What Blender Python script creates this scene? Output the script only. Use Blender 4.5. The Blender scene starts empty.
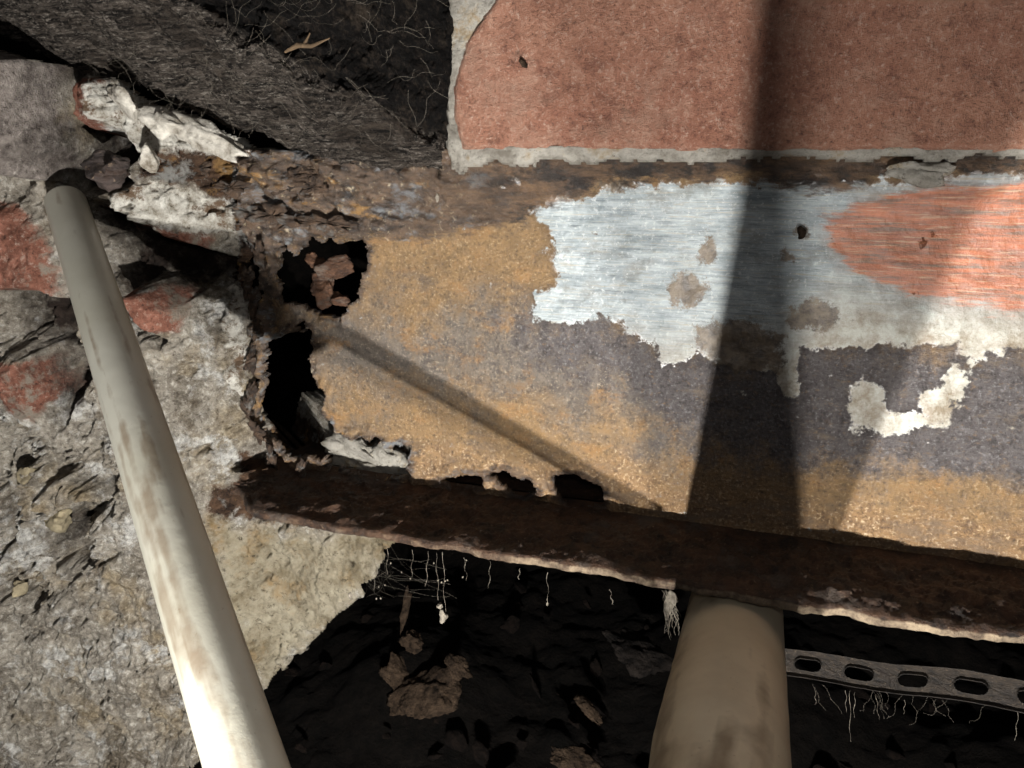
import bpy, bmesh, math, random
import numpy as np
from mathutils import Vector

# ------------------------------------------------------------ camera geometry
TH=math.radians(18.5); PT=math.radians(16.2); F=770.0; CY=-0.379
cT,sT,cP,sP=math.cos(TH),math.sin(TH),math.cos(PT),math.sin(PT)
def dirv(px,py):
    u=(px-512)/F; v=(384-py)/F
    X=u; Y=cP+v*sP; Z=-sP+v*cP
    return Vector((X*cT-Y*sT, X*sT+Y*cT, Z))
def R(px,py,y):
    d=dirv(px,py); t=(y-CY)/d.y
    return Vector((d.x*t,y,d.z*t))
def proj(x,y,z):
    yr=y-CY
    X=x*cT+yr*sT; Yf=-x*sT+yr*cT
    dep=Yf*cP-z*sP; up=Yf*sP+z*cP
    return 512+F*X/dep, 384-F*up/dep

# ------------------------------------------------------------ numpy noise
def h3(ix,iy,iz,seed):
    n=(ix*374761393+iy*668265263+iz*1274126177+seed*974634777)&0xffffffff
    n=((n^(n>>13))*1274126177)&0xffffffff
    n=n^(n>>16)
    return n/4294967295.0
def vn(x,y,z,seed=0):
    ix=np.floor(x).astype(np.int64); iy=np.floor(y).astype(np.int64); iz=np.floor(z).astype(np.int64)
    fx=x-ix; fy=y-iy; fz=z-iz
    fx=fx*fx*(3-2*fx); fy=fy*fy*(3-2*fy); fz=fz*fz*(3-2*fz)
    r=0
    for a in (0,1):
        wa=fx if a else 1-fx
        for b in (0,1):
            wb=fy if b else 1-fy
            for c in (0,1):
                wc=fz if c else 1-fz
                r=r+wa*wb*wc*h3(ix+a,iy+b,iz+c,seed)
    return r*2-1
def fbm(x,y,z,sc,octv=5,seed=0,rough=0.5):
    r=0; a=1.0; s=0
    x=x*sc; y=y*sc; z=z*sc
    for o in range(octv):
        r=r+a*vn(x+o*17.3,y+o*5.1,z+o*9.7,seed+o); s+=a
        a*=rough; x=x*2.03; y=y*2.03; z=z*2.03
    return r/s
def rfbm(x,y,z,sc,octv=5,seed=0,rough=0.55):
    r=0; a=1.0; s=0
    x=x*sc; y=y*sc; z=z*sc
    for o in range(octv):
        r=r+a*(1-2*np.abs(vn(x+o*17.3,y+o*5.1,z+o*9.7,seed+o))); s+=a
        a*=rough; x=x*2.03; y=y*2.03; z=z*2.03
    return r/s
def wor(x,z,sc,seed=0):
    x=x*sc; z=z*sc
    ix=np.floor(x).astype(np.int64); iz=np.floor(z).astype(np.int64)
    f1=np.full(x.shape,9.0); f2=np.full(x.shape,9.0); cv=np.zeros(x.shape)
    for a in (-1,0,1):
        for b in (-1,0,1):
            jx=ix+a; jz=iz+b; o=np.zeros_like(jx)
            px=jx+h3(jx,jz,o,seed); pz=jz+h3(jx,jz,o,seed+7); c=h3(jx,jz,o,seed+13)
            d=np.sqrt((px-x)**2+(pz-z)**2)
            m=d<f1
            f2=np.where(m,f1,np.minimum(f2,d)); cv=np.where(m,c,cv); f1=np.where(m,d,f1)
    return f1,f2,cv
def sd(px,py,poly):
    d=np.full(px.shape,1e9); ins=np.zeros(px.shape,bool)
    n=len(poly)
    for i in range(n):
        x0,y0=poly[i]; x1,y1=poly[(i+1)%n]
        ex,ey=x1-x0,y1-y0
        t=np.clip(((px-x0)*ex+(py-y0)*ey)/(ex*ex+ey*ey+1e-9),0,1)
        d=np.minimum(d,np.hypot(px-x0-t*ex,py-y0-t*ey))
        if y0!=y1:
            c=((y0>py)!=(y1>py))&(px<(x1-x0)*(py-y0)/(y1-y0)+x0)
            ins^=c
    return np.where(ins,d,-d)
def msk(px,py,polys,w=12):
    r=np.full(px.shape,-1e9)
    for p in polys: r=np.maximum(r,sd(px,py,p))
    return np.clip(0.5+r/(2*w),0,1)
def ell(cx,cy,rx,ry,n=14):
    return [(cx+rx*math.cos(2*math.pi*i/n),cy+ry*math.sin(2*math.pi*i/n)) for i in range(n)]
def ss(a,b,x):
    t=np.clip((x-a)/(b-a),0,1); return t*t*(3-2*t)

# ------------------------------------------------------------ mesh builders
def link(o,parent=None):
    bpy.context.scene.collection.objects.link(o)
    if parent: o.parent=parent
    return o
def raw_mesh(name,V,Fq,attrs=None,mat=None,smooth=True,parent=None):
    me=bpy.data.meshes.new(name)
    k=Fq.shape[1]
    me.vertices.add(len(V)); me.vertices.foreach_set('co',np.asarray(V,dtype=np.float32).ravel())
    me.loops.add(Fq.size); me.loops.foreach_set('vertex_index',Fq.astype(np.int32).ravel())
    me.polygons.add(len(Fq)); me.polygons.foreach_set('loop_start',np.arange(0,Fq.size,k,dtype=np.int32))
    me.update(calc_edges=True)
    me.polygons.foreach_set('use_smooth',np.full(len(Fq),smooth,dtype=bool))
    if attrs:
        for n,a in attrs.items():
            at=me.attributes.new(n,'FLOAT','POINT'); at.data.foreach_set('value',a.astype(np.float32).ravel())
    me.validate(); me.update()
    o=bpy.data.objects.new(name,me)
    if mat: me.materials.append(mat)
    return link(o,parent)
def grid_obj(name,X,Y,Z,keep=None,attrs=None,rim=None,mat=None,parent=None):
    n,m=X.shape
    idx=np.arange(n*m).reshape(n,m)
    a=idx[:-1,:-1].ravel(); b=idx[:-1,1:].ravel(); c=idx[1:,1:].ravel(); d=idx[1:,:-1].ravel()
    Fq=np.stack([a,b,c,d],1)
    if keep is not None:
        kf=(keep[:-1,:-1]&keep[:-1,1:]&keep[1:,1:]&keep[1:,:-1]).ravel()
        Fq=Fq[kf]
    V=np.stack([X.ravel(),Y.ravel(),Z.ravel()],1)
    at={k:v.ravel() for k,v in (attrs or {}).items()}
    used=np.unique(Fq); rm=np.full(len(V),-1); rm[used]=np.arange(len(used))
    V=V[used]; Fq=rm[Fq]; at={k:v[used] for k,v in at.items()}
    if rim is not None:
        E=np.concatenate([Fq[:,[0,1]],Fq[:,[1,2]],Fq[:,[2,3]],Fq[:,[3,0]]])
        N=len(V)
        key=E[:,0]*N+E[:,1]; rk=E[:,1]*N+E[:,0]
        bd=E[~np.isin(key,rk)]
        bv=np.unique(bd); r2=np.full(N,-1); r2[bv]=N+np.arange(len(bv))
        V=np.concatenate([V,V[bv]+np.array(rim)])
        Fq=np.concatenate([Fq,np.stack([bd[:,1],bd[:,0],r2[bd[:,0]],r2[bd[:,1]]],1)])
        at={k:np.concatenate([v,v[bv]]) for k,v in at.items()}
    return raw_mesh(name,V,Fq,at,mat,True,parent)
def tube(name,p0,p1,r,mat,parent=None,wall=0.0025,n=96,seg=260,wob=0.0,seed=0,extra=None):
    """hollow pipe; extra = list of (t,r) sections appended past the straight length"""
    p0=Vector(p0); p1=Vector(p1); ax=(p1-p0); L=ax.length; ax.normalize()
    u=ax.cross(Vector((0,0,1))).normalized(); w=ax.cross(u)
    prof=[(r-wall,0.0),(r-wall*0.7,0),(r-0.0004,0),(r,0.0006)]
    prof+=[(r,L*i/seg) for i in range(1,seg)]
    rr=r; tt=L
    if extra:
        for (t1,rb) in extra:
            k=24
            prof+=[(rr+(rb-rr)*i/k,tt+(t1-tt)*i/k) for i in range(1,k+1)]
            rr=rb; tt=t1
    prof+=[(rr,tt+.0001),(rr-0.0004,tt+.0006),(rr-wall,tt+.0006),(rr-wall,tt-.02),(r-wall if not extra else rr-wall,0.001)]
    pr=np.array(prof); an=np.arange(n)*2*np.pi/n
    T,Ai=np.meshgrid(pr[:,1],an,indexing='ij'); Rr=np.meshgrid(pr[:,0],an,indexing='ij')[0]
    if wob: Rr=Rr*(1+wob*fbm(np.cos(Ai)*r,np.sin(Ai)*r,T,60,4,seed))
    V=np.array(p0)+T[...,None]*np.array(ax)+(np.cos(Ai)*Rr)[...,None]*np.array(u)+(np.sin(Ai)*Rr)[...,None]*np.array(w)
    cx,cz=np.cos(Ai)*1.3,np.sin(Ai)*1.3
    st=fbm(cx,cz,T*9,1.6,5,seed+20,.5); bl=fbm(cx*.7,cz*.7,T*40,2.0,5,seed+40,.55)
    dirt=np.clip(.5+st*1.1+bl*.5,0,1)
    M_=len(prof); I,K=np.meshgrid(np.arange(M_-1),np.arange(n),indexing='ij'); I=I.ravel();K=K.ravel()
    Fq=np.stack([I*n+K,I*n+(K+1)%n,(I+1)*n+(K+1)%n,(I+1)*n+K],1)
    o=raw_mesh(name,V.reshape(-1,3),Fq,{'dirt':dirt.ravel()},mat,True,parent)
    bm=bmesh.new(); bm.from_mesh(o.data); bmesh.ops.recalc_face_normals(bm,faces=bm.faces); bm.to_mesh(o.data); bm.free()
    return o
def rock_data(loc,scale,seed,rot=None,sub=4,amp=.35,facet=.25):
    bm=bmesh.new(); bmesh.ops.create_icosphere(bm,subdivisions=sub,radius=1)
    V=np.array([tuple(v.co) for v in bm.verts]); Fc=np.array([[v.index for v in f.verts] for f in bm.faces]); bm.free()
    rs=np.random.RandomState(seed)
    for k in range(9):
        nrm=rs.normal(size=3); nrm/=np.linalg.norm(nrm); dd=rs.uniform(.45,.85)
        t=V@nrm; ov=np.maximum(t-dd,0); V=V-ov[:,None]*nrm*.92
    d=fbm(V[:,0]+seed*3.1,V[:,1],V[:,2],1.5,6,seed,.6)
    q=np.round(fbm(V[:,0],V[:,1]+seed,V[:,2],2.1,2,seed+5)*4)/4
    V=V*(1+amp*d+facet*q)[:,None]
    V=V*np.array(scale)
    if rot:
        from mathutils import Euler
        Rm=np.array(Euler(rot).to_matrix()); V=V@Rm.T
    return V+np.array(loc),Fc
def rocks(name,lst,mat,parent=None,smooth=True,**kw):
    Vs=[];Fs=[];o=0
    for (loc,sc,seed,rot) in lst:
        V,Fc=rock_data(loc,sc,seed,rot,**kw); Vs.append(V); Fs.append(Fc+o); o+=len(V)
    return raw_mesh(name,np.concatenate(Vs),np.concatenate(Fs),None,mat,smooth,parent)
def curves(name,paths,mat,r=.0004,parent=None):
    cu=bpy.data.curves.new(name,'CURVE'); cu.dimensions='3D'; cu.bevel_depth=r; cu.bevel_resolution=2
    for pts in paths:
        sp=cu.splines.new('POLY'); sp.points.add(len(pts)-1)
        for i,p in enumerate(pts):
            sp.points[i].co=(p[0],p[1],p[2],1); sp.points[i].radius=p[3] if len(p)>3 else 1
    cu.materials.append(mat)
    return link(bpy.data.objects.new(name,cu),parent)
def empty(name):
    e=bpy.data.objects.new(name,None); e.empty_display_size=.05; return link(e)

# ------------------------------------------------------------ materials
def C(r,g,b):
    f=lambda c:(c/255/12.92) if c/255<=.04045 else ((c/255+.055)/1.055)**2.4
    return (f(r),f(g),f(b),1)
class M:
    def __init__(s,name):
        s.m=bpy.data.materials.new(name); s.m.use_nodes=True; s.t=s.m.node_tree
        s.b=s.t.nodes['Principled BSDF']; s.tc=s.t.nodes.new('ShaderNodeTexCoord').outputs['Object']
    def put(s,sock,v):
        if isinstance(v,bpy.types.NodeSocket): s.t.links.new(v,sock)
        else: sock.default_value=v
    def vec(s,sc=(1,1,1),rot=(0,0,0),loc=(0,0,0)):
        n=s.t.nodes.new('ShaderNodeMapping'); s.t.links.new(s.tc,n.inputs[0])
        n.inputs['Scale'].default_value=sc; n.inputs['Rotation'].default_value=rot; n.inputs['Location'].default_value=loc
        return n.outputs[0]
    def noise(s,scale,detail=6,rough=.6,vec=None,dist=0):
        n=s.t.nodes.new('ShaderNodeTexNoise'); s.put(n.inputs['Vector'],vec if vec is not None else s.tc)
        n.inputs['Scale'].default_value=scale; n.inputs['Detail'].default_value=detail
        n.inputs['Roughness'].default_value=rough; n.inputs['Distortion'].default_value=dist
        return n.outputs[0]
    def mr(s,v,a,b,c=0.,d=1.):
        n=s.t.nodes.new('ShaderNodeMapRange'); s.put(n.inputs[0],v)
        for i,x in enumerate((a,b,c,d)): n.inputs[i+1].default_value=x
        return n.outputs[0]
    def op(s,o,a,b=0.0):
        n=s.t.nodes.new('ShaderNodeMath'); n.operation=o; s.put(n.inputs[0],a); s.put(n.inputs[1],b); return n.outputs[0]
    def mix(s,f,a,b,bt='MIX'):
        n=s.t.nodes.new('ShaderNodeMix'); n.data_type='RGBA'; n.blend_type=bt
        s.put(n.inputs[0],f); s.put(n.inputs[6],a); s.put(n.inputs[7],b); return n.outputs[2]
    def attr(s,name):
        n=s.t.nodes.new('ShaderNodeAttribute'); n.attribute_name=name; return n.outputs['Fac']
    def edge(s,mask,nz,k=.8,soft=.04):
        v=s.op('ADD',mask,s.op('MULTIPLY',s.op('SUBTRACT',nz,.5),k))
        return s.mr(v,.5-soft,.5+soft)
    def bump(s,h,dist=.001,strength=1.0,prev=None):
        n=s.t.nodes.new('ShaderNodeBump'); n.inputs['Distance'].default_value=dist; n.inputs['Strength'].default_value=strength
        s.put(n.inputs['Height'],h)
        if prev is not None: s.t.links.new(prev,n.inputs['Normal'])
        return n.outputs[0]
    def done(s,col,rough=.8,nrm=None,spec=.3,metal=0.):
        s.put(s.b.inputs['Base Color'],col); s.put(s.b.inputs['Roughness'],rough)
        s.put(s.b.inputs['Specular IOR Level'],spec); s.put(s.b.inputs['Metallic'],metal)
        if nrm is not None: s.t.links.new(nrm,s.b.inputs['Normal'])
        return s.m

def mat_web():
    m=M('corroded_painted_steel')
    fine=m.noise(600,5,.72); med=m.noise(150,9,.7)
    streak=m.noise(38,9,.72,m.vec((1,1,11),rot=(0,.03,0))); streak2=m.noise(100,7,.7,m.vec((.5,1,10),rot=(0,.03,0),loc=(.3,0,.1)))
    # ochre rust
    och=m.mix(m.mr(med,.36,.64),C(106,84,57),C(146,115,76))
    greyb=m.mix(m.mr(med,.36,.64),C(80,72,66),C(120,109,97))
    och=m.mix(m.edge(m.attr('mid'),m.noise(36,11,.78),3.0,.3),och,greyb)
    och=m.mix(m.op('MULTIPLY',m.mr(m.noise(44,9,.74,m.vec((1,1,1.5),loc=(2,0,1))),.53,.64),.75),och,C(146,107,62))
    och=m.mix(m.mr(m.noise(30,9,.75,m.vec((1,1,1.8),loc=(6,0,1))),.52,.64,0,.75),och,C(94,80,67))
    och=m.mix(m.mr(fine,.55,.72,0,.7),och,C(188,171,142))
    och=m.mix(m.mr(fine,.45,.33,0,.7),och,C(66,52,40))
    # purple-grey rust
    dk=m.mix(m.mr(med,.36,.64),C(58,52,51),C(98,92,91))
    dk=m.mix(m.mr(fine,.55,.72,0,.75),dk,C(148,147,148)); dk=m.mix(m.mr(fine,.45,.33,0,.75),dk,C(38,34,33))
    dk=m.mix(m.mr(m.noise(260,6,.75,m.vec((1,1,1.6))),.56,.66,0,.7),dk,C(122,98,72))
    dk=m.mix(m.mr(m.noise(30,8,.72,m.vec((1,1,2.5),loc=(5,0,1))),.55,.66,0,.6),dk,C(116,99,79))
    col=m.mix(m.edge(m.attr('dark'),m.noise(36,12,.8),3.0,.25),och,dk)
    bro=m.mix(m.mr(med,.36,.64),C(96,72,48),C(148,115,76)); bro=m.mix(m.mr(fine,.54,.7,0,.9),bro,C(214,194,162))
    bro=m.mix(m.mr(fine,.45,.33,0,.8),bro,C(58,43,31))
    bro=m.mix(m.mr(m.noise(30,8,.74,m.vec((1,1,3),loc=(3,0,1))),.49,.6,0,.85),bro,C(106,88,70))
    col=m.mix(m.edge(m.attr('brown'),m.noise(40,11,.78,m.vec((1,1,2))),2.8,.25),col,bro)
    # paint
    cloud=m.noise(20,8,.7,m.vec((1,1,1.6),loc=(4,0,2)))
    wh=m.mix(m.mr(m.op('ADD',m.op('MULTIPLY',streak,.55),m.op('MULTIPLY',cloud,.45)),.39,.59),C(96,107,112),C(164,171,171))
    wh=m.mix(m.mr(streak2,.54,.64,0,.8),wh,C(150,141,122))
    wh=m.mix(m.mr(streak2,.46,.37,0,.7),wh,C(78,86,91))
    wh=m.mix(m.mr(m.noise(34,9,.74,m.vec((1,1,1.6),loc=(1,0,0))),.52,.64,0,.85),wh,C(108,108,103))
    wh=m.mix(m.mr(m.noise(500,4,.7),.56,.66,0,.5),wh,C(192,194,190))
    wh=m.mix(m.attr('cream'),wh,m.mix(m.mr(m.noise(70,10,.76),.4,.6),C(172,170,159),C(120,106,85)))
    wn=m.noise(75,12,.74)
    whm=m.edge(m.attr('white'),wn,3.2,.07)
    halo=m.mr(m.op('ADD',m.attr('white'),m.op('MULTIPLY',m.op('SUBTRACT',wn,.5),3.2)),.1,.5)
    col=m.mix(m.op('MULTIPLY',halo,.5),col,C(54,46,41))
    col=m.mix(whm,col,wh)
    orr=m.mix(m.mr(streak,.36,.62),C(116,64,41),C(174,100,63))
    orr=m.mix(m.mr(streak2,.53,.62,0,.85),orr,C(174,143,113))
    orr=m.mix(m.mr(m.noise(50,9,.75,m.vec((.7,1,8),loc=(1,0,2))),.5,.59,0,.85),orr,C(98,79,66))
    orm=m.edge(m.attr('orange'),m.noise(50,10,.72,m.vec((.7,1,4))),2.2,.12)
    ohalo=m.edge(m.attr('orhalo'),m.noise(50,10,.75),1.8,.25)
    col=m.mix(m.op('MULTIPLY',ohalo,.65),col,C(112,92,76))
    col=m.mix(orm,col,orr)
    sp=m.edge(m.attr('spot'),m.noise(120,10,.76),3.0,.12)
    col=m.mix(sp,col,m.mix(m.mr(med,.4,.6),C(70,59,48),C(114,99,80)))
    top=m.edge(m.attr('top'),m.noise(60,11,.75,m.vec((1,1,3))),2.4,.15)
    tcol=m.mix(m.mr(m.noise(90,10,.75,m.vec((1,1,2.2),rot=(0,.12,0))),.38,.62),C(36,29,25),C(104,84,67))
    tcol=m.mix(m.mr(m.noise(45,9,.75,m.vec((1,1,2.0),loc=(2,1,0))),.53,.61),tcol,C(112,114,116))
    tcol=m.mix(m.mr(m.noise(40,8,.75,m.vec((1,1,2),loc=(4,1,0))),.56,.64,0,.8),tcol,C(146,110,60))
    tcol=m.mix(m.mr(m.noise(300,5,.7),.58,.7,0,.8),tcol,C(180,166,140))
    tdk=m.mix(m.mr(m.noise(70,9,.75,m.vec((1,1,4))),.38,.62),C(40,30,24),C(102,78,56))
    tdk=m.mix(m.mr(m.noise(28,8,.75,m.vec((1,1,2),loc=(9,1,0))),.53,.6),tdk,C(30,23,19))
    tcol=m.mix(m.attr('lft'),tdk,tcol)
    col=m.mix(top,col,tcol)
    pit=m.op('ADD',m.op('MULTIPLY',med,.8),m.op('MULTIPLY',fine,.5))
    paint=m.op('MAXIMUM',whm,orm)
    amp=m.mr(paint,0,1,1,.3)
    n=m.bump(m.op('MULTIPLY',pit,amp),.0018,1.0)
    n=m.bump(whm,.0003,1.0,n)
    rg=m.mr(fine,.35,.7,.5,.28)
    return m.done(col,rg,n,.7)
def mat_rust(name,a,b,c,sc=1.0,spec=.4,layer=3.0,edge=False):
    m=M(name)
    v=m.vec((1,1,layer))
    n1=m.noise(90*sc,9,.72,v); n2=m.noise(420*sc,6,.7); n3=m.noise(40*sc,8,.72,m.vec((1,1,layer),loc=(3,2,1)))
    col=m.mix(m.mr(n1,.35,.65),a,b); col=m.mix(m.mr(n3,.54,.64),col,c)
    col=m.mix(m.mr(n2,.6,.75),col,C(150,128,104))
    if edge:
        e=m.edge(m.attr('lit_lip'),n1,1.8,.3)
        lc=m.mix(m.mr(m.noise(60,9,.75),.4,.6),C(60,46,37),C(156,138,114))  # pale tone imitates light on the flange edge
        col=m.mix(e,col,lc)
    h=m.op('ADD',n1,m.op('MULTIPLY',n2,.4))
    return m.done(col,.6,m.bump(h,.004 if edge else .003,1),spec)
def mat_masonry():
    m=M('crumbling_masonry')
    n1=m.noise(45,10,.74); n2=m.noise(260,8,.76); n3=m.noise(18,8,.65); sand=m.noise(1100,3,.7)
    col=m.mix(m.mr(n1,.37,.63),C(110,102,91),C(170,162,149))
    col=m.mix(m.mr(n2,.52,.68),col,C(208,202,190))
    col=m.mix(m.mr(n2,.47,.33),col,C(70,62,54))
    col=m.mix(m.mr(n3,.53,.65,0,.8),col,m.mix(m.mr(n2,.4,.6),C(112,96,74),C(164,147,116)))
    col=m.mix(m.mr(m.noise(30,9,.74,m.vec((1,1,1),loc=(7,1,3))),.54,.62),col,m.mix(m.mr(n2,.4,.6),C(142,139,134),C(216,213,206)))
    col=m.mix(m.mr(m.noise(26,9,.74,m.vec((1,1,1),loc=(1,5,3))),.55,.63,0,.85),col,m.mix(m.mr(n2,.4,.6),C(74,65,55),C(120,108,91)))
    pale=m.mix(m.mr(n1,.38,.62),C(172,163,142),C(122,110,88))
    pale=m.mix(m.mr(m.noise(22,7,.7),.54,.66,0,.75),pale,C(148,121,82))
    pale=m.mix(m.mr(n2,.46,.33),pale,C(80,71,57))
    col=m.mix(m.edge(m.attr('pale'),n1,2.2,.25),col,pale)
    br=m.mix(m.mr(m.noise(120,8,.74),.37,.63),C(106,68,55),C(158,108,90))
    br=m.mix(m.mr(n2,.54,.68),br,C(188,164,148)); br=m.mix(m.mr(n2,.46,.33),br,C(64,45,39))
    br=m.mix(m.mr(n1,.53,.61),br,C(140,129,116))
    col=m.mix(m.edge(m.attr('brick'),n1,2.4,.12),col,br)
    gb=m.mix(m.mr(m.noise(150,8,.72),.37,.63),C(98,90,85),C(156,146,138))
    gb=m.mix(m.mr(n2,.55,.7),gb,C(190,181,172)); gb=m.mix(m.mr(n2,.45,.33),gb,C(66,58,54))
    col=m.mix(m.edge(m.attr('grey'),n1,1.2,.1),col,gb)
    wh=m.mix(m.mr(m.noise(130,9,.75),.38,.62),C(150,142,128),C(226,222,212))
    wh=m.mix(m.mr(m.noise(50,9,.75),.53,.59),wh,C(112,92,74))
    wh=m.mix(m.mr(n2,.45,.3),wh,C(90,78,66))
    col=m.mix(m.edge(m.attr('white'),m.noise(60,11,.78),3.0,.1),col,wh)
    ru=m.mix(m.mr(m.noise(100,9,.75,m.vec((1,1,1.6))),.38,.62),C(32,25,22),C(100,77,60))
    ru=m.mix(m.mr(m.noise(60,8,.72),.55,.63,0,.8),ru,C(144,112,70))
    ru=m.mix(m.mr(m.noise(45,8,.72,m.vec((1,1,1),loc=(2,2,9))),.55,.62),ru,C(136,134,129))
    col=m.mix(m.edge(m.attr('rust'),m.noise(45,11,.78),2.8,.15),col,ru)
    crevice_shade=m.edge(m.attr('crevice_shade'),m.noise(50,8,.7),1.6,.3)
    col=m.mix(crevice_shade,col,m.mix(m.mr(n1,.4,.6),C(26,21,18),C(56,46,40)))  # dark colour imitates shade inside the crevices
    h=m.op('ADD',m.op('MULTIPLY',n2,1.0),m.op('MULTIPLY',sand,.25))
    return m.done(col,.92,m.bump(h,.004,1),.15)
def mat_brick(name,a,b,sp):
    m=M(name)
    n1=m.noise(16,9,.7); n2=m.noise(520,6,.8); n3=m.noise(1500,2,.6); n4=m.noise(110,9,.76)
    col=m.mix(m.mr(n1,.38,.62),a,b)
    col=m.mix(m.mr(n4,.53,.65,0,.75),col,C(184,142,120)); col=m.mix(m.mr(n4,.47,.36,0,.75),col,C(118,76,60))
    col=m.mix(m.mr(n2,.54,.68,0,.8),col,sp); col=m.mix(m.mr(n2,.46,.34,0,.85),col,C(84,55,46))
    col=m.mix(m.mr(m.noise(18,9,.75,m.vec((1,1,1),loc=(5,0,0))),.51,.62,0,.8),col,C(168,132,112))
    col=m.mix(m.mr(m.noise(50,9,.78,m.vec((1,1,1),loc=(1,0,6))),.6,.66,0,.6),col,C(98,75,63))
    h=m.op('ADD',n2,m.op('MULTIPLY',n3,.4)); h=m.op('ADD',h,m.op('MULTIPLY',n4,.8))
    return m.done(col,.65,m.bump(h,.0022,1),.5)
def mat_mortar():
    m=M('lime_mortar')
    n2=m.noise(350,8,.74); n1=m.noise(60,8,.7)
    col=m.mix(m.mr(n1,.36,.64),C(120,114,104),C(178,173,163)); col=m.mix(m.mr(n2,.45,.3),col,C(72,64,55))
    col=m.mix(m.mr(n1,.56,.66),col,C(144,127,102))
    return m.done(col,.9,m.bump(n2,.0025,1),.15)
def mat_timber():
    m=M('decayed_timber')
    g=m.noise(50,10,.76,m.vec((1,8,8),rot=(0,math.radians(17),0))); g2=m.noise(220,6,.74,m.vec((.5,4,4),rot=(0,math.radians(17),0)))
    blot=m.noise(25,8,.7)
    col=m.mix(m.mr(g,.42,.62),C(24,20,17),C(114,104,95))
    col=m.mix(m.mr(g2,.54,.66),col,C(168,159,148)); col=m.mix(m.mr(g2,.46,.36),col,C(14,12,10))
    col=m.mix(m.mr(blot,.5,.62,0,.85),col,m.mix(m.mr(g,.4,.6),C(18,15,13),C(76,66,57)))
    ch=m.mix(m.mr(m.noise(300,8,.8),.5,.72),C(16,13,11),C(68,58,50)); ch=m.mix(m.mr(m.noise(60,9,.75),.54,.7),ch,C(80,69,58))
    ch=m.mix(m.mr(m.noise(18,8,.7),.5,.62),ch,m.mix(m.mr(m.noise(300,8,.8),.5,.7),C(8,7,6),C(30,25,22)))
    col=m.mix(m.edge(m.attr('char'),m.noise(60,7,.7),.5,.12),col,ch)
    return m.done(col,.9,m.bump(m.op('ADD',g,m.op('MULTIPLY',g2,.5)),.008,1),.15)
def mat_pvc(name,a,b,dirt,lo,hi,rough=.42,mx=.85):
    m=M(name)
    n2=m.noise(60,8,.65); n3=m.noise(500,5,.7)
    col=m.mix(m.mr(m.noise(14,6,.6),.38,.62),a,b)
    d=m.op('ADD',m.attr('dirt'),m.op('MULTIPLY',m.op('SUBTRACT',n2,.5),.5))
    col=m.mix(m.mr(d,lo,hi,0,mx),col,dirt)
    col=m.mix(m.mr(n3,.64,.72,0,.45),col,dirt)
    return m.done(col,rough,m.bump(n2,.0002,1),.45)
def mat_simple(name,a,b,sc=200,rough=.85,bd=.002,spec=.2,metal=0.):
    m=M(name); n1=m.noise(sc,9,.72); n2=m.noise(sc*.2,7,.65)
    return m.done(m.mix(m.mr(m.op('ADD',m.op('MULTIPLY',n1,.6),m.op('MULTIPLY',n2,.4)),.4,.6),a,b),rough,m.bump(n1,bd,1),spec,metal)

W_=mat_web(); RUST=mat_rust('flaking_rust',C(30,22,17),C(90,63,44),C(80,70,62),edge=True,layer=1.0)
SCALE=mat_rust('rust_scale',C(34,27,23),C(94,74,58),C(112,110,106),1.2,layer=1.6)
MAS=mat_masonry(); MORT=mat_mortar()
BRK=mat_brick('red_brick',C(150,100,80),C(170,122,99),C(206,180,162))
TIM=mat_timber()
PVC=mat_pvc('cream_pvc',C(206,202,187),C(194,189,171),C(136,114,90),.70,1.05,.38,.75)
PVD=mat_pvc('dusty_pvc',C(214,200,172),C(190,173,144),C(120,100,76),.55,1.0,.5,.7)
SOIL=mat_simple('shaded_soil',C(5,4,3),C(18,14,11),120,.95,.006,.1)  # near-black albedo carries the darkness of the cavity
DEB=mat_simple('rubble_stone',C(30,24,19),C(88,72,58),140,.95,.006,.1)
DEBD=mat_simple('shaded_rubble',C(7,5,4),C(28,21,17),140,.95,.006,.1)  # rubble albedo lowered to hold the cavity's shade
GALV=mat_rust('rusty_strap_steel',C(20,16,13),C(62,52,42),C(40,32,26),2.0,.6)
WEBM=mat_simple('dusty_cobweb',C(84,78,68),C(140,132,120),400,.9,.0002,.1)
PLAS=mat_simple('white_plaster',C(110,100,86),C(220,214,202),110,.9,.004)

# ------------------------------------------------------------ steel beam
ZB=-0.1835; FN=0.060
beam=empty('steel_beam')
xs=np.arange(R(225,300,0).x,0.36,.0009); zs=np.arange(ZB-.001,.006,.0009)
X,Z=np.meshgrid(xs,zs); Y0=np.zeros_like(X)
px,py=proj(X,Y0,Z)
jx=fbm(X,Y0,Z,90,6,3,.6)*14; jz=fbm(X,Y0,Z,90,6,9,.6)*14
px_,py_=px+jx,py+jz
holes=[[(285,240),(298,258),(310,240),(330,237),(362,243),(366,270),(357,298),(340,314),(322,308),(300,304),(285,306),(279,280)],
 [(284,330),(313,326),(312,370),(322,400),(334,436),(322,462),(290,458),(272,430),(262,385),(266,345)],
 [(318,440),(345,432),(380,446),(412,448),(412,475),(370,476),(330,470)],
 [(440,480),(466,474),(482,476),(484,488),(460,491)],
 [(486,474),(506,470),(530,480),(538,494),(520,496),(505,486)],
 [(556,477),(578,474),(604,492),(602,506),(570,505),(557,495)],
 [(330,478),(395,480),(410,500),(380,505),(340,492)]]
keep=np.ones_like(X,bool); hd=np.full(X.shape,-1e9)
for i,h in enumerate(holes):
    f=.35 if i in (3,4,5) else 1
    s=sd(px+jx*f,py+jz*f,h); keep&=s<0; hd=np.maximum(hd,s)
leftp=[(-100,-100),(246,-100),(250,235),(262,262),(258,300),(260,330),(252,360),(256,400),(270,440),(290,470),(270,600),(-100,600)]
keep&=sd(px_,py_,leftp)<0
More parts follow.
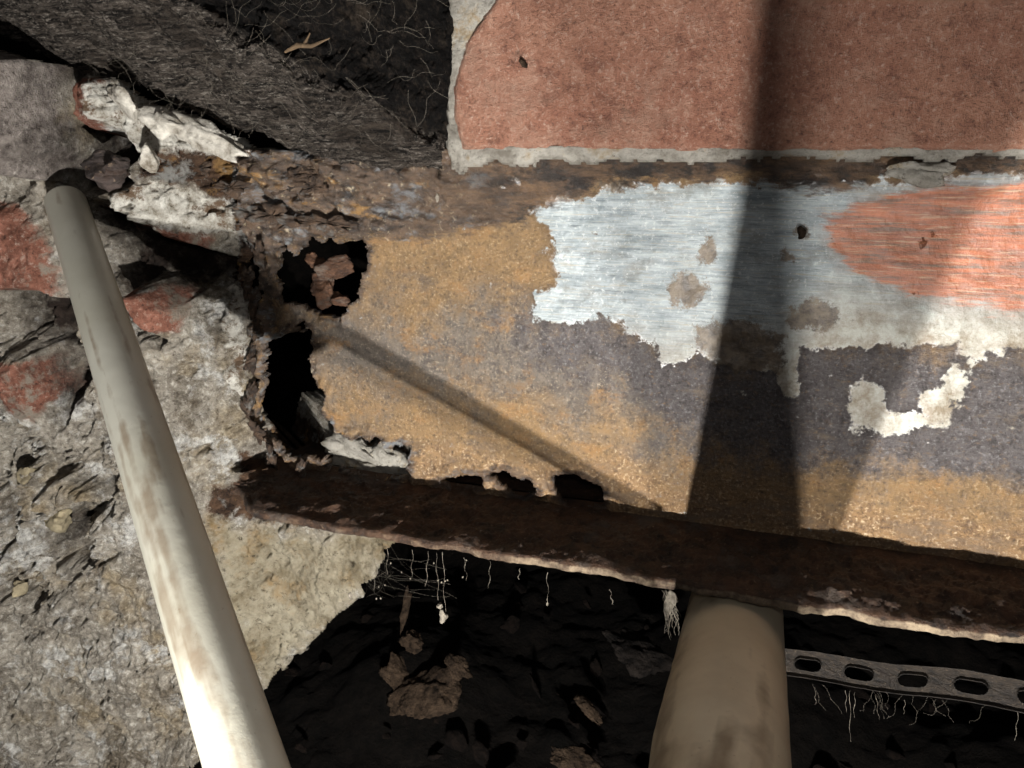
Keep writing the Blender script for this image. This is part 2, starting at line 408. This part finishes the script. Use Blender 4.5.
lay=fbm(X*1,Y0,Z*2.2+X*.5,50,6,21,.6); terr=np.round(lay*6)/6
lft=1-ss(330,560,px)
topz=ss(-.034,-.002,Z)
topl=ss(.0,1.,np.clip((252-py+12*fbm(X,Y0,Z,30,4,77))/40,0,1))*lft
bite=ss(-22,0,hd)
Y=-.0012*fbm(X,Y0,Z,90,6,5)-.007*topz**2*(1+.5*lay)-topl*(.006+.006*terr+.005*lay+.003*rfbm(X,Y0,Z,70,5,88))-bite*.0035*(.5+fbm(X,Y0,Z,220,4,6))
Y-= .010*ss(320,250,px)*(0.4+fbm(X,Y0,Z,70,5,31))
A={}
A['dark']=msk(px,py,[[(500,318),(560,318),(600,305),(660,350),(760,330),(860,335),(960,345),(1100,335),(1400,350),(1400,520),(1080,490),(940,478),(800,468),(680,440),(610,385),(520,350)]],34)
A['mid']=msk(px,py,[[(300,310),(420,320),(520,300),(640,330),(760,440),(700,460),(600,430),(500,400),(420,390),(320,385)]],40)
A['brown']=msk(px,py,[[(250,440),(420,450),(640,470),(840,505),(1400,550),(1400,800),(250,600)]],30)
white=[[(535,214),(560,200),(600,190),(700,184),(840,180),(900,178),(1400,172),(1400,360),(1100,350),(990,340),(930,345),(880,344),(830,352),(800,345),(796,398),(780,400),(778,372),(735,366),(700,352),(690,365),(662,366),(650,340),(600,312),(572,325),(540,320),(536,294),(556,282),(558,250)],
 ell(868,405,19,24),ell(900,420,30,10),ell(938,410,16,18),ell(956,382,10,26),ell(972,352,14,18),ell(1000,340,40,12),ell(885,428,30,7)]
A['white']=msk(px,py,white,10)
A['cream']=msk(px,py,[[(840,290),(900,305),(1400,315),(1400,460),(840,460),(640,420),(640,350),(780,340)]],30)
opoly=[(858,202),(905,190),(960,184),(1400,175),(1400,325),(1100,316),(1000,308),(920,296),(870,276),(836,252),(824,226)]
A['orange']=msk(px,py,[opoly],14); A['orhalo']=np.clip(.5+(sd(px,py,opoly)+4)/50,0,1)
A['spot']=msk(px,py,[ell(687,291,21,16),ell(813,317,25,15),ell(708,252,9,13),ell(801,231,6,6),ell(615,185,22,3),ell(790,258,7,4),[(692,326),(740,318),(782,335),(784,366),(735,374),(700,350)]],9)
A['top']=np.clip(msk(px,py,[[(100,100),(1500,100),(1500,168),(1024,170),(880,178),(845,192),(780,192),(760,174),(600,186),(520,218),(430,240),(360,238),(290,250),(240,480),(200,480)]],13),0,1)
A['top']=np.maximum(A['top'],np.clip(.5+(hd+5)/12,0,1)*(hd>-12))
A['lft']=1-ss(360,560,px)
grid_obj('web',X,Y,Z,keep,A,(-.001,.006,0),W_,beam)

# bottom flange
TF=.0048
x0=R(208,500,-FN).x
prof=[(.004,ZB+.003),(.002,ZB+.0015),(-.006,ZB+.0004)]
prof+=[(-.006-(FN-.007)*i/44,ZB) for i in range(1,44)]
prof+=[(-FN+.0006,ZB-.0004),(-FN,ZB-.0013),(-FN,ZB-.0025),(-FN,ZB-TF+.001),(-FN+.0006,ZB-TF+.0003)]
prof+=[(-FN+.001+(2*FN-.002)*i/40,ZB-TF) for i in range(1,40)]
prof+=[(FN,ZB-TF+.001),(FN,ZB-.001),(FN-.03,ZB),(.02,ZB),(.009,ZB+.001),(.006,ZB+.003)]
pr=np.array(prof); xs=np.arange(x0,.36,.001)
X,Ti=np.meshgrid(xs,np.arange(len(prof))); PY=pr[Ti,0]; PZ=pr[Ti,1]
fr=ss(-.03,-FN,PY)
n=fbm(X,PY,PZ,90,6,41,.6); nl=fbm(X,PY*1.6,PZ,40,6,44,.65); lay=np.round(nl*6)/6
rag=fbm(X,X*0,X*0,45,6,47,.62)
Yf=PY+fr*(.0038*rag+.0014*n)+fr*.02*ss(x0+.03,x0,X)
topf=(PZ>ZB-.0003)&(PY<0)
Zf=PZ+np.where(topf,(.0040*n+.0060*lay)*ss(-FN,-FN+.01,PY)*ss(0,-.012,PY)+.0005*n,.0010*n)+fr*.0010*rag
Xf=X+ (X<x0+.001)*.004*vn(PY*300,PZ*300,PY*0,4)
lit_lip=((PY<-FN+.0008)&(PZ<ZB-.0006)).astype(float)*(.22+.58*ss(-.20,.0,X))  # lit front edge painted as a paler band, stronger to the right
grid_obj('bottom_flange',Xf[::-1],Yf[::-1],Zf[::-1],None,{'lit_lip':lit_lip[::-1]},None,RUST,beam)
def box_noise(name,x0,x1,y0,y1,z0,z1,mat,parent=None,amp=.001,step=.004,seed=0,sc=80):
    bm=bmesh.new(); bmesh.ops.create_cube(bm,size=1)
    for v in bm.verts:
        v.co=Vector((x0+(v.co.x+.5)*(x1-x0),y0+(v.co.y+.5)*(y1-y0),z0+(v.co.z+.5)*(z1-z0)))
    bmesh.ops.subdivide_edges(bm,edges=[e for e in bm.edges if e.calc_length()>step*2],cuts=30,use_grid_fill=True)
    V=np.array([tuple(v.co) for v in bm.verts]); d=fbm(V[:,0],V[:,1],V[:,2],sc,5,seed)
    bm.normal_update()
    for v,a in zip(bm.verts,d): v.co+=v.normal*float(a)*amp
    me=bpy.data.meshes.new(name); bm.to_mesh(me); bm.free(); me.materials.append(mat)
    return link(bpy.data.objects.new(name,me),parent)
box_noise('top_flange',R(300,200,0).x,.36,0,.06,-.001,.007,SCALE,beam,.0005)

# delaminating rust plates
random.seed(5)
Vs=[];Fs=[];off=0
def plate(cx,cy,yd,w,h,th,seed,tilt=0.2):
    n=40;c=R(cx,cy,yd); rr=[]
    for k in range(n):
        a=2*math.pi*k/n
        q=1+.3*math.sin(3*a+seed)+.2*math.sin(7*a+seed*2)+.16*random.uniform(-1,1)
        rr.append((math.cos(a)*w*q/2,math.sin(a)*h*q/2))
    V=[];ro=.12*math.sin(seed*5)
    for s,tk in ((.0,0),(.35,0),(.7,.0),(1,.0003),(1,.0012),(.6,th)):
        for (a,b) in rr:
            a2=a*s;b2=b*s+a*s*ro
            V.append((c.x+a2, c.y-tilt*b2+tk+.0016*random.uniform(-1,1)*(s<1), c.z+b2))
    Fc=[]
    for i in range(5):
        for k in range(n): Fc.append((i*n+k,i*n+(k+1)%n,(i+1)*n+(k+1)%n,(i+1)*n+k))
    return np.array(V),np.array(Fc)
specs=[]
for i in range(14):
    t=random.random(); cx=180+t*150; cy=random.uniform(168,232)
    specs.append((cx,cy,-.012-.010*(1-t)*random.random(),random.uniform(.012,.028),random.uniform(.006,.012)))
for cx,cy in [(258,255),(252,300),(256,330),(250,360),(250,395),(256,432),(270,458),(300,470),(246,280),(246,410)]:
    specs.append((cx,cy,-.012,random.uniform(.005,.008),random.uniform(.010,.016)))
for sp in specs:
    V,Fc=plate(sp[0],sp[1],sp[2],sp[3],sp[4],.004,random.random()*6,random.uniform(-.5,.8)); Vs.append(V);Fs.append(Fc+off);off+=len(V)
raw_mesh('rust_scale_plates',np.concatenate(Vs),np.concatenate(Fs),None,SCALE,True,beam)
rocks('rust_nodules',[(R(332,268,-.002),(.011,.006,.007),3,(0,0,.4)),(R(324,288,-.002),(.008,.006,.010),4,(0,.4,0)),(R(338,300,0),(.007,.005,.005),9,(0,0,0)),
   (R(318,262,.002),(.007,.005,.004),10,(0,.5,0)),(R(494,490,.004),(.005,.004,.003),11,(0,0,0))],
   mat_rust('orange_rust',C(50,35,28),C(114,80,58),C(104,92,82)),beam,amp=.7)

# ------------------------------------------------------------ left masonry
xs=np.arange(-.62,-.10,.0009); zs=np.arange(-.50,.10,.0009)
X,Z=np.meshgrid(xs,zs)
above=ss(-.215,-.185,Z)
base=-.045+(.060*above+.030*(1-above))*ss(-.335,-.268,X)
base=base-.02*ss(-.40,-.55,X)
px,py=proj(X,base,Z)
Yz=np.zeros_like(X)
B={}
redp=[[(-40,196),(25,206),(50,238),(58,296),(30,292),(-60,286)],[(80,205),(140,222),(212,236),(208,254),(160,250),(100,232)],[(122,288),(165,292),(182,300),(178,332),(150,336),(128,318)],
      [(8,360),(40,360),(52,392),(40,418),(12,402)],[(78,75),(112,80),(118,120),(95,140),(80,120)]]
B['brick']=msk(px,py,redp,8)
greyp=[[(-80,30),(0,42),(60,66),(63,150),(52,180),(0,166),(-80,160)]]
B['grey']=msk(px,py,greyp,5)
whp=[[(104,82),(130,88),(150,108),(148,130),(120,125),(105,115)],[(140,104),(180,112),(272,146),(250,156),(205,158),(150,150),(135,130)],[(112,190),(140,182),(200,188),(244,208),(240,234),(205,236),(180,226),(140,222),(110,212)],
     [(128,160),(150,165),(150,178),(132,176)],[(224,285),(250,292),(248,335),(240,400),(226,380),(228,320)]]
B['white']=msk(px,py,whp,10)
B['rust']=msk(px,py,[[(150,156),(280,150),(330,200),(320,480),(285,480),(266,400),(250,360),(256,300),(240,262),(244,208),(200,186),(150,180)],[(235,455),(420,450),(420,530),(230,520)],[(205,490),(300,480),(320,520),(205,512)]],9)
B['pale']=msk(px,py,[[(205,525),(400,535),(360,600),(270,690),(240,660),(215,590)]],22)
aggp=[(-60,420),(90,440),(120,520),(105,610),(60,640),(-60,640)]
B['agg']=msk(px,py,[aggp],24)
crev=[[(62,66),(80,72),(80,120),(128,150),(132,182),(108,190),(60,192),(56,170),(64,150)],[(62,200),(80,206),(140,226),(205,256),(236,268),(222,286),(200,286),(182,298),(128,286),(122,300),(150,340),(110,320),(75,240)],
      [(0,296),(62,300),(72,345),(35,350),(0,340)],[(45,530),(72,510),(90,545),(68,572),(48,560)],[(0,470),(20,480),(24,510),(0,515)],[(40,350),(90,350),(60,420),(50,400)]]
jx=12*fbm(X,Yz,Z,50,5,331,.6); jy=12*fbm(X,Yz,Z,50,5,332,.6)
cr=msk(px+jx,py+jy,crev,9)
B['crevice_shade']=msk(px+jx,py+jy,crev,14)*.85  # shade of the recesses painted in as a dark mask
wx=.010*fbm(X,Yz,Z,35,4,71); wz=.010*fbm(X,Yz,Z,35,4,72)
f1,f2,cv=wor(X+wx,Z+wz,55,5)
g1,g2,gv=wor(X+wx*.5,Z+wz*.5,120,8)
n1=fbm(X,Yz,Z,13,8,51,.6); n2=fbm(X,Yz,Z,45,7,52,.66); n3=fbm(X,Yz,Z,240,4,53)
sm=np.maximum(B['grey'],B['brick']); calm=B['pale']*.6
Y=base-.015*n1*(1-calm)*(1-sm*.7)-.0085*n2*(1-sm*.6)*(1-calm*.5)-.0013*n3
Y+= B['agg']*(.020*fbm(X,Yz,Z,34,7,154,.65)+.014*ss(.25,.75,f1)*cv-.003*gv*ss(.6,.1,g1)+.020*ss(.10,.30,fbm(X,Yz,Z,22,6,155,.65)))
ter=fbm(X+wx,Yz,Z+wz,18,7,57,.62); tq=(np.floor(ter*4)+ss(.7,1,(ter*4)%1))/4
Y-= .013*tq*(1-sm)*(1-calm)*(1-B['white'])*(1-B['agg'])
pit=ss(.18,.42,fbm(X,Yz,Z,70,6,156,.65)); Y+=.007*pit*(1-sm)
Y+= .030*cr
Y-= (.010+.004*n2)*sm+(.009+.004*n2)*B['white']
Y-= .016*B['rust']*(py<300)*(.5+np.round(fbm(X,Yz,Z*2,50,6,90,.6)*4)/4)
Y-= .025*B['grey']
crack=np.abs(fbm(X+wx,Yz,Z+wz,16,5,99)); Y+=.007*ss(.010,.0,crack)*(1-sm)
keep=np.ones_like(X,bool)
pj=px+fbm(X,Yz,Z,110,6,33,.6)*9; qj=py+fbm(X,Yz,Z,110,6,34,.6)*9
keep&=sd(pj,qj,[(398,538),(365,592),(272,682),(170,790),(60,1000),(1200,1000),(1200,538)])<0
keep&=sd(pj,qj,[(262,225),(1200,225),(1200,430),(336,430),(328,472),(288,466),(254,395)])<0
keep&=sd(pj,qj,[(425,400),(1200,400),(1200,600),(425,600)])<0
keep&=sd(px,py,[(300,-400),(1200,-400),(1200,430),(300,430)])<0
keep&=sd(pj,qj,[(64,-300),(64,62),(110,78),(180,108),(275,145),(460,165),(460,-300)])<0
keep&=sd(px,py,[(-2000,-600),(-2000,-400),(-300,-40),(0,43),(66,66),(66,-600)])<0
wallL=empty('wall_left')
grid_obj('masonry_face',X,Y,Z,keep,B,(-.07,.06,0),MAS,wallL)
rl=[]
for (a,b,s) in [(345,448,14),(362,454,16),(385,460,17),(402,464,11),(352,466,13),(374,468,12)]:
    rl.append((R(a,b,.012),(s*.0012,.007,s*.0007),int(a),(0,.2,0)))
rocks('mortar_lump',rl,MORT,wallL,amp=.8)
rl=[]
for (a,b,s) in [(60,520,12),(25,478,10),(20,590,9)]:
    rl.append((R(a,b,-.046),(s*.00085,.007,s*.0006),int(a*3+b),(0,a*.1,0)))
rocks('broken_stone',rl,mat_simple('river_stone',C(98,88,72),C(166,154,126),90,.9,.004),wallL,amp=.5)
rocks('rusted_bolt',[(R(104,172,-.060),(.0115,.012,.0095),77,(0,.3,0)),(R(118,166,-.062),(.006,.008,.005),78,(0,.3,0))],mat_rust('bolt_rust',C(30,25,24),C(84,72,67),C(60,46,38)),wallL)
rocks('plaster_fragment',[(R(146,158,-.056),(.006,.006,.008),31,(0,.5,0)),(R(126,102,-.060),(.010,.006,.007),32,(0,.6,0)),(R(200,136,-.042),(.026,.007,.007),35,(0,.35,0)),(R(165,128,-.045),(.016,.007,.008),36,(0,.35,0))],PLAS,wallL,amp=.6)

# ------------------------------------------------------------ brick wall upper right
bw=empty('brick_wall')
def slab(name,poly,yf,depth,mat,seed,jit=2.5,amp=.0012,step=.0012,x0=-.3,x1=.40,z0=-.02,z1=.35,edge=.003,parent=None,cut=None):
    X,Z=np.meshgrid(np.arange(x0,x1,step),np.arange(z0,z1,step)); Yz=np.zeros_like(X)
    px,py=proj(X,Yz+yf,Z)
    ja=px+jit*fbm(X,Yz,Z,120,5,seed,.6); jb=py+jit*fbm(X,Yz,Z,120,5,seed+1,.6)
    s=sd(ja,jb,poly); k=s>0
    if cut:
        for c in cut: k&=sd(px,py,c)<6
    Y=yf-amp*fbm(X,Yz,Z,90,6,seed+2,.6)+edge*ss(7,0,s)
    return grid_obj(name,X,Y,Z,k,None,(0,depth,0),mat,parent)
b1=[(460,150),(449,116),(450,86),(462,42),(492,0),(505,-50),(1180,-90),(1180,152),(900,152),(700,151)]
b2=[(520,-85),(1500,-140),(1500,-420),(600,-420)]
slab('brick',b1,-.0165,.09,BRK,200,3,.0018,.001,parent=bw)
slab('brick',b2,-.0165,.09,BRK,210,z1=.40,parent=bw)
slab('mortar_joint',[(443,168),(440,120),(436,80),(446,30),(440,-30),(440,-500),(1500,-500),(1500,158),(1024,159),(900,161),(600,163),(470,166),(460,174)],-.0140,.1,MORT,220,9,.003,z1=.40,edge=.005,parent=bw,cut=[b1,b2])
rocks('mortar_fragment',[(R(912,174,-.010),(.012,.005,.0048),301,(0,.1,0)),(R(935,167,-.010),(.008,.004,.0035),302,(0,0,0))],MORT,bw)
rocks('dirt_speck',[(R(523,64,-.018),(.003,.0012,.0016),401,(0,.7,0)),(R(802,232,-.002),(.0024,.0014,.003),402,(0,0,0))],DEB,bw,sub=3)

# ------------------------------------------------------------ decayed timber upper left
def V3(p): return np.array(tuple(p))
cols=[
 (R(-160,-20,-.030),R(-160,-70,-.105)),
 (R(0,36,-.030),R(60,-45,-.100)),
 (R(100,78,-.028),R(150,-5,-.090)),
 (R(200,122,-.024),R(255,50,-.078)),
 (R(275,148,-.020),R(330,100,-.062)),
 (R(350,160,-.018),R(390,128,-.046)),
 (R(438,164,-.016),R(444,152,-.030)),
]
ns=700
tt=np.linspace(0,len(cols)-1,ns)
def interp(k):
    a=np.array([V3(c[k]) for c in cols])
    return np.stack([np.interp(tt,np.arange(len(cols)),a[:,i]) for i in range(3)],1)
b0=interp(0); b1_=interp(1)
topz=.16
rows=[];ch=[]
for i in range(4): rows.append(np.stack([b0[:,0],b0[:,1]+.02,topz+(b0[:,2]-topz)*i/4],1)); ch.append(1)
for i in range(120): rows.append(b0+(b1_-b0)*i/120); ch.append(0)
for i in range(121):
    t=i/120; r=b1_.copy(); r[:,2]=b1_[:,2]+(topz-b1_[:,2])*t; r[:,1]=b1_[:,1]+.02*math.sin(t*3); rows.append(r); ch.append(min(1,t*12))
G=np.array(rows); X,Y,Z=G[...,0],G[...,1],G[...,2]
chr_=np.repeat(np.array(ch)[:,None],ns,1).astype(float)
al=X*math.cos(.3)-Z*math.sin(.3); ac=X*math.sin(.3)+Z*math.cos(.3)
g=rfbm(al*.16,Y*1.1,ac*1.1,110,6,500,.65); g2=fbm(X,Y,Z,40,7,510,.62)
lower=(1-chr_)
Y2=Y-.005*g-.018*g2*chr_; Z2=Z+lower*(.0065*g+.012*g2)
grid_obj('rotten_timber_joist',X[::-1],Y2[::-1],Z2[::-1],None,{'char':chr_[::-1]},None,TIM)

# ------------------------------------------------------------ pipes
LY,LZ=-.42,-.217
L1=Vector((-.0125,LY,LZ)); L2=Vector((.0105,LY,LZ))
conduit=empty('cream_conduit_pipe')
p0=R(66,203,-.052); p1=R(247,768,-.24); pe=p1+(p1-p0)*.035
tube('pipe_tube',p0,pe,.0103,PVC,conduit,.0015,seed=3)
Bp=R(655,512,0); cb=L1+(Bp-L1)*.54
path=[p1,pe,pe+(cb-pe)*.35,pe+(cb-pe)*.7,cb,cb+Vector((.015,-.02,-.05)),cb+Vector((.03,-.03,-.14)),cb+Vector((.04,-.03,-.24))]
curves('shadow_cable',[[tuple(q) for q in path]],mat_simple('grey_cable',C(70,68,64),C(100,96,90),200,.6,.0003),.0030,conduit)  # unseen cable added to cast the diagonal shadow on the web
mp=(Vector((-.0015,.001,-.225)),Vector((-.0015,-.156,-.196)))
dd=(mp[1]-mp[0]); du=dd.length
wp=empty('waste_pipe')
A0=mp[0]-dd*.9; Lst=du*(.9+.97)
tube('pipe_tube',A0,A0+dd.normalized()*Lst,.0232,PVD,wp,.003,wob=.01,seed=5,
     extra=[(Lst+.05,.0196),(Lst+.115,.0152),(Lst+.165,.0122),(Lst+.24,.0105)])  # unseen tapering end, added to narrow the pipe's shadow higher up

# ------------------------------------------------------------ perforated strap
s0=R(745,656,.035); s1=R(1130,716,-.01)
Ls=(s1-s0).length; e=(s1-s0).normalized(); wv=Vector((0,-.80,-.60)); wv=(wv-e*wv.dot(e)).normalized(); nn=e.cross(wv)
S,Wd=np.meshgrid(np.arange(0,Ls,.0005),np.arange(-.0078,.0079,.00045))
keep=np.ones_like(S,bool)
pitch=.0265
sc=((S+.004)%pitch)-pitch/2
keep&=~((np.maximum(np.abs(sc)-.0040,0)**2+Wd**2)<.0030**2)
wave=.0026*np.sin(S*38)+.0018*np.sin(S*90+1)+.0010*fbm(S,Wd,Wd*0,150,4,950)
P3=[np.array(s0)[k]+e[k]*S+wv[k]*Wd+nn[k]*wave for k in range(3)]
lipp=.0016*ss(.0055,.0078,np.abs(Wd))+.0012*ss(.0022,0,np.abs(np.hypot(np.maximum(np.abs(sc)-.0040,0),Wd)-.0030))
P3=[P3[k]-nn[k]*lipp for k in range(3)]
grid_obj('perforated_metal_strap',P3[0],P3[1],P3[2],keep,None,tuple(-nn*.0012),GALV)

# ------------------------------------------------------------ cavity
Xg,Yg=np.meshgrid(np.arange(-1.0,1.0,.004),np.arange(-1.0,.45,.004))
Zg=-.455+.016*fbm(Xg,Yg,Xg*0,20,7,600,.6)+.02*ss(.0,.4,Yg)*(1+fbm(Xg,Yg,Xg*0,9,3,601))
for (mx,my,mr_,mh) in [(-.26,.14,.12,.045),(.02,.22,.13,.04),(.2,.16,.10,.04)]:
    Zg+=mh*np.exp(-((Xg-mx)**2+(Yg-my)**2)/(mr_*.55)**2)
f1,f2,cv=wor(Xg,Yg,30,602); Zg+=.006*ss(.6,.1,f1)*cv*(Yg>-.1)
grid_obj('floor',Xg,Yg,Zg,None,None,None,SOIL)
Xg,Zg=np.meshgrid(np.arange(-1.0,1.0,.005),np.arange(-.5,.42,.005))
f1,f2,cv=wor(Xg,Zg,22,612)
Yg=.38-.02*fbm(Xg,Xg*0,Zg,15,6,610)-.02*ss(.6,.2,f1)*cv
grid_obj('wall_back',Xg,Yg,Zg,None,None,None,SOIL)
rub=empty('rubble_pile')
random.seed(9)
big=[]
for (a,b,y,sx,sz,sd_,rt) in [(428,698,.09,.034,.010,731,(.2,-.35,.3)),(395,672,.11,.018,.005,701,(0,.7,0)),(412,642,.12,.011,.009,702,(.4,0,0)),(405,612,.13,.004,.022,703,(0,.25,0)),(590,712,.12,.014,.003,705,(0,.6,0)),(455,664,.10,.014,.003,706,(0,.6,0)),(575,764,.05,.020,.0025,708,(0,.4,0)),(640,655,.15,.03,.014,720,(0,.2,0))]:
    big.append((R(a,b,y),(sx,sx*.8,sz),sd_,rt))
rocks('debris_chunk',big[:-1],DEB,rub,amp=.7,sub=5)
rocks('shadowed_chunk',big[-1:],mat_simple('shaded_stone',C(14,12,11),C(46,40,36),100,.95,.006,.1),rub,amp=.7,sub=5)  # cavity shade put into this chunk's darker stone colour
small=[]
for i in range(110):
    a=random.uniform(230,1020); b=random.uniform(600,768); y=random.uniform(.03,.30)
    p=R(a,b,y)
    s=random.uniform(.002,.012)
    p.z=-.445+random.uniform(0,.02)
    small.append((p,(s*random.uniform(.7,2.2),s,s*random.uniform(.2,.6)),800+i,(random.random(),random.random(),random.random()*3)))
rocks('rubble_fragments',small,DEBD,rub,sub=3,amp=.6)

# ------------------------------------------------------------ cobwebs
random.seed(3)
paths=[]
def hang(px_,py0,py1,y=-FN,r=1):
    a=R(px_,py0,y); b=R(px_+random.uniform(-3,3),py1,y); n=10; ph=random.random()*6
    paths.append([(a.x+(b.x-a.x)*i/n+.0004*math.sin(i*1.1+ph),a.y+.0004*math.cos(i+ph),a.z+(b.z-a.z)*i/n,r*random.choice((.5,.7,1,1,1.6))) for i in range(n+1)])
for (a,b,c) in [(388,545,575),(413,550,578),(428,552,586),(436,553,600),(443,552,612),(464,558,580),(490,562,588),(547,572,606),(372,560,590),(352,585,600),(850,690,742),(846,690,712),(855,692,718),(876,695,720),(815,690,705),(1018,712,740),(905,700,714),(520,568,580),(610,590,604)]:
    hang(a,b,c,-FN if b<640 else .01,.3)
def strand(a,b,ya,yb,sag=.004,r=.6):
    A=R(*a,ya);Bq=R(*b,yb); n=12; ph=random.random()*6
    paths.append([(A.x+(Bq.x-A.x)*i/n+.0008*math.sin(i*.8+ph),A.y+(Bq.y-A.y)*i/n,A.z+(Bq.z-A.z)*i/n-sag*math.sin(math.pi*i/n)+.0006*math.cos(i*.9+ph),r) for i in range(n+1)])
for i in range(34):
    strand((random.uniform(345,400),random.uniform(545,575)),(random.uniform(335,460),random.uniform(560,605)),-.03,-FN,random.uniform(0,.006),.13)
for i in range(16):
    x=random.uniform(800,1000)
    strand((x,682+(x-800)*.12),(x+random.uniform(-25,25),690+(x-800)*.12+random.uniform(5,22)),.01,.005,random.uniform(0,.004),.13)
for i in range(80):
    x=random.uniform(180,440); y=random.uniform(-20,90)
    strand((x,y),(x+random.uniform(-50,50),y+random.uniform(-10,50)),-.108,-.094,random.uniform(-.003,.006),.11)
for i in range(50):
    x=random.uniform(80,400); y=30+.28*(x-120)+random.uniform(0,60)
    strand((x,y),(x+random.uniform(-50,50),y+random.uniform(5,30)),-.080,-.065,random.uniform(-.003,.006),.13)
for i in range(24):
    strand((668+random.uniform(-6,8),590+random.uniform(0,15)),(672+random.uniform(-8,10),615+random.uniform(-5,30)),-.055,-.05,random.uniform(-.001,.002),.3)
web=empty('cobweb')
curves('strands',paths,WEBM,.00022,web)
rocks('dust_specks',[(R(443,617,-FN),(.0032,.002,.0036),50,(0,0,0)),(R(440,606,-FN),(.002,.0015,.002),51,(0,0,0)),(R(437,198,-.03),(.0010,.001,.0022),52,(0,0,0)),(R(350,596,-.05),(.0015,.001,.002),53,(0,0,0)),(R(547,604,-FN),(.0006,.0006,.001),54,(0,0,0)),(R(668,606,-.05),(.0022,.002,.006),56,(0,0,0)),(R(671,598,-.05),(.003,.002,.004),57,(0,0,0))]
  +[(R(random.uniform(372,470),random.uniform(560,600),-.05),(.0005,.0005,.0006),60+i,(0,0,0)) for i in range(14)],WEBM,web,sub=3,amp=.8)
curves('wood_splinter',[[tuple(R(285,52,-.10))+(.6,),tuple(R(298,45,-.10))+(1.4,),tuple(R(312,46,-.10))+(1,),tuple(R(330,38,-.10))+(.3,)],[tuple(R(304,45,-.10))+(.9,),tuple(R(310,33,-.10))+(.3,)]],mat_simple('splinter_wood',C(60,48,36),C(100,82,62)),.0008)

# ------------------------------------------------------------ lights
def plight(name,loc,e,rad,col):
    l=bpy.data.lights.new(name,'POINT'); l.energy=e; l.shadow_soft_size=rad; l.color=col
    o=bpy.data.objects.new(name,l); o.location=loc; return link(o)
plight('work_lamp',L1,14.3,.0018,(1,.985,.95))
plight('work_lamp',L2,7.6,.0045,(1,.985,.95))
plight('phone_flash',(.02,-.42,.05),.75,.004,(1,.98,.95))
w=bpy.data.worlds.new('World'); bpy.context.scene.world=w; w.use_nodes=True
w.node_tree.nodes['Background'].inputs[0].default_value=(.85,.87,1,1); w.node_tree.nodes['Background'].inputs[1].default_value=.045
sc=bpy.context.scene
sc.view_settings.view_transform='Standard'
cam=bpy.data.cameras.new('Camera'); cam.sensor_width=36; cam.lens=F/1024*36; cam.clip_start=.005
co=bpy.data.objects.new('Camera',cam); co.location=(0,CY,0); co.rotation_euler=(math.pi/2-PT,0,TH)
link(co); sc.camera=co
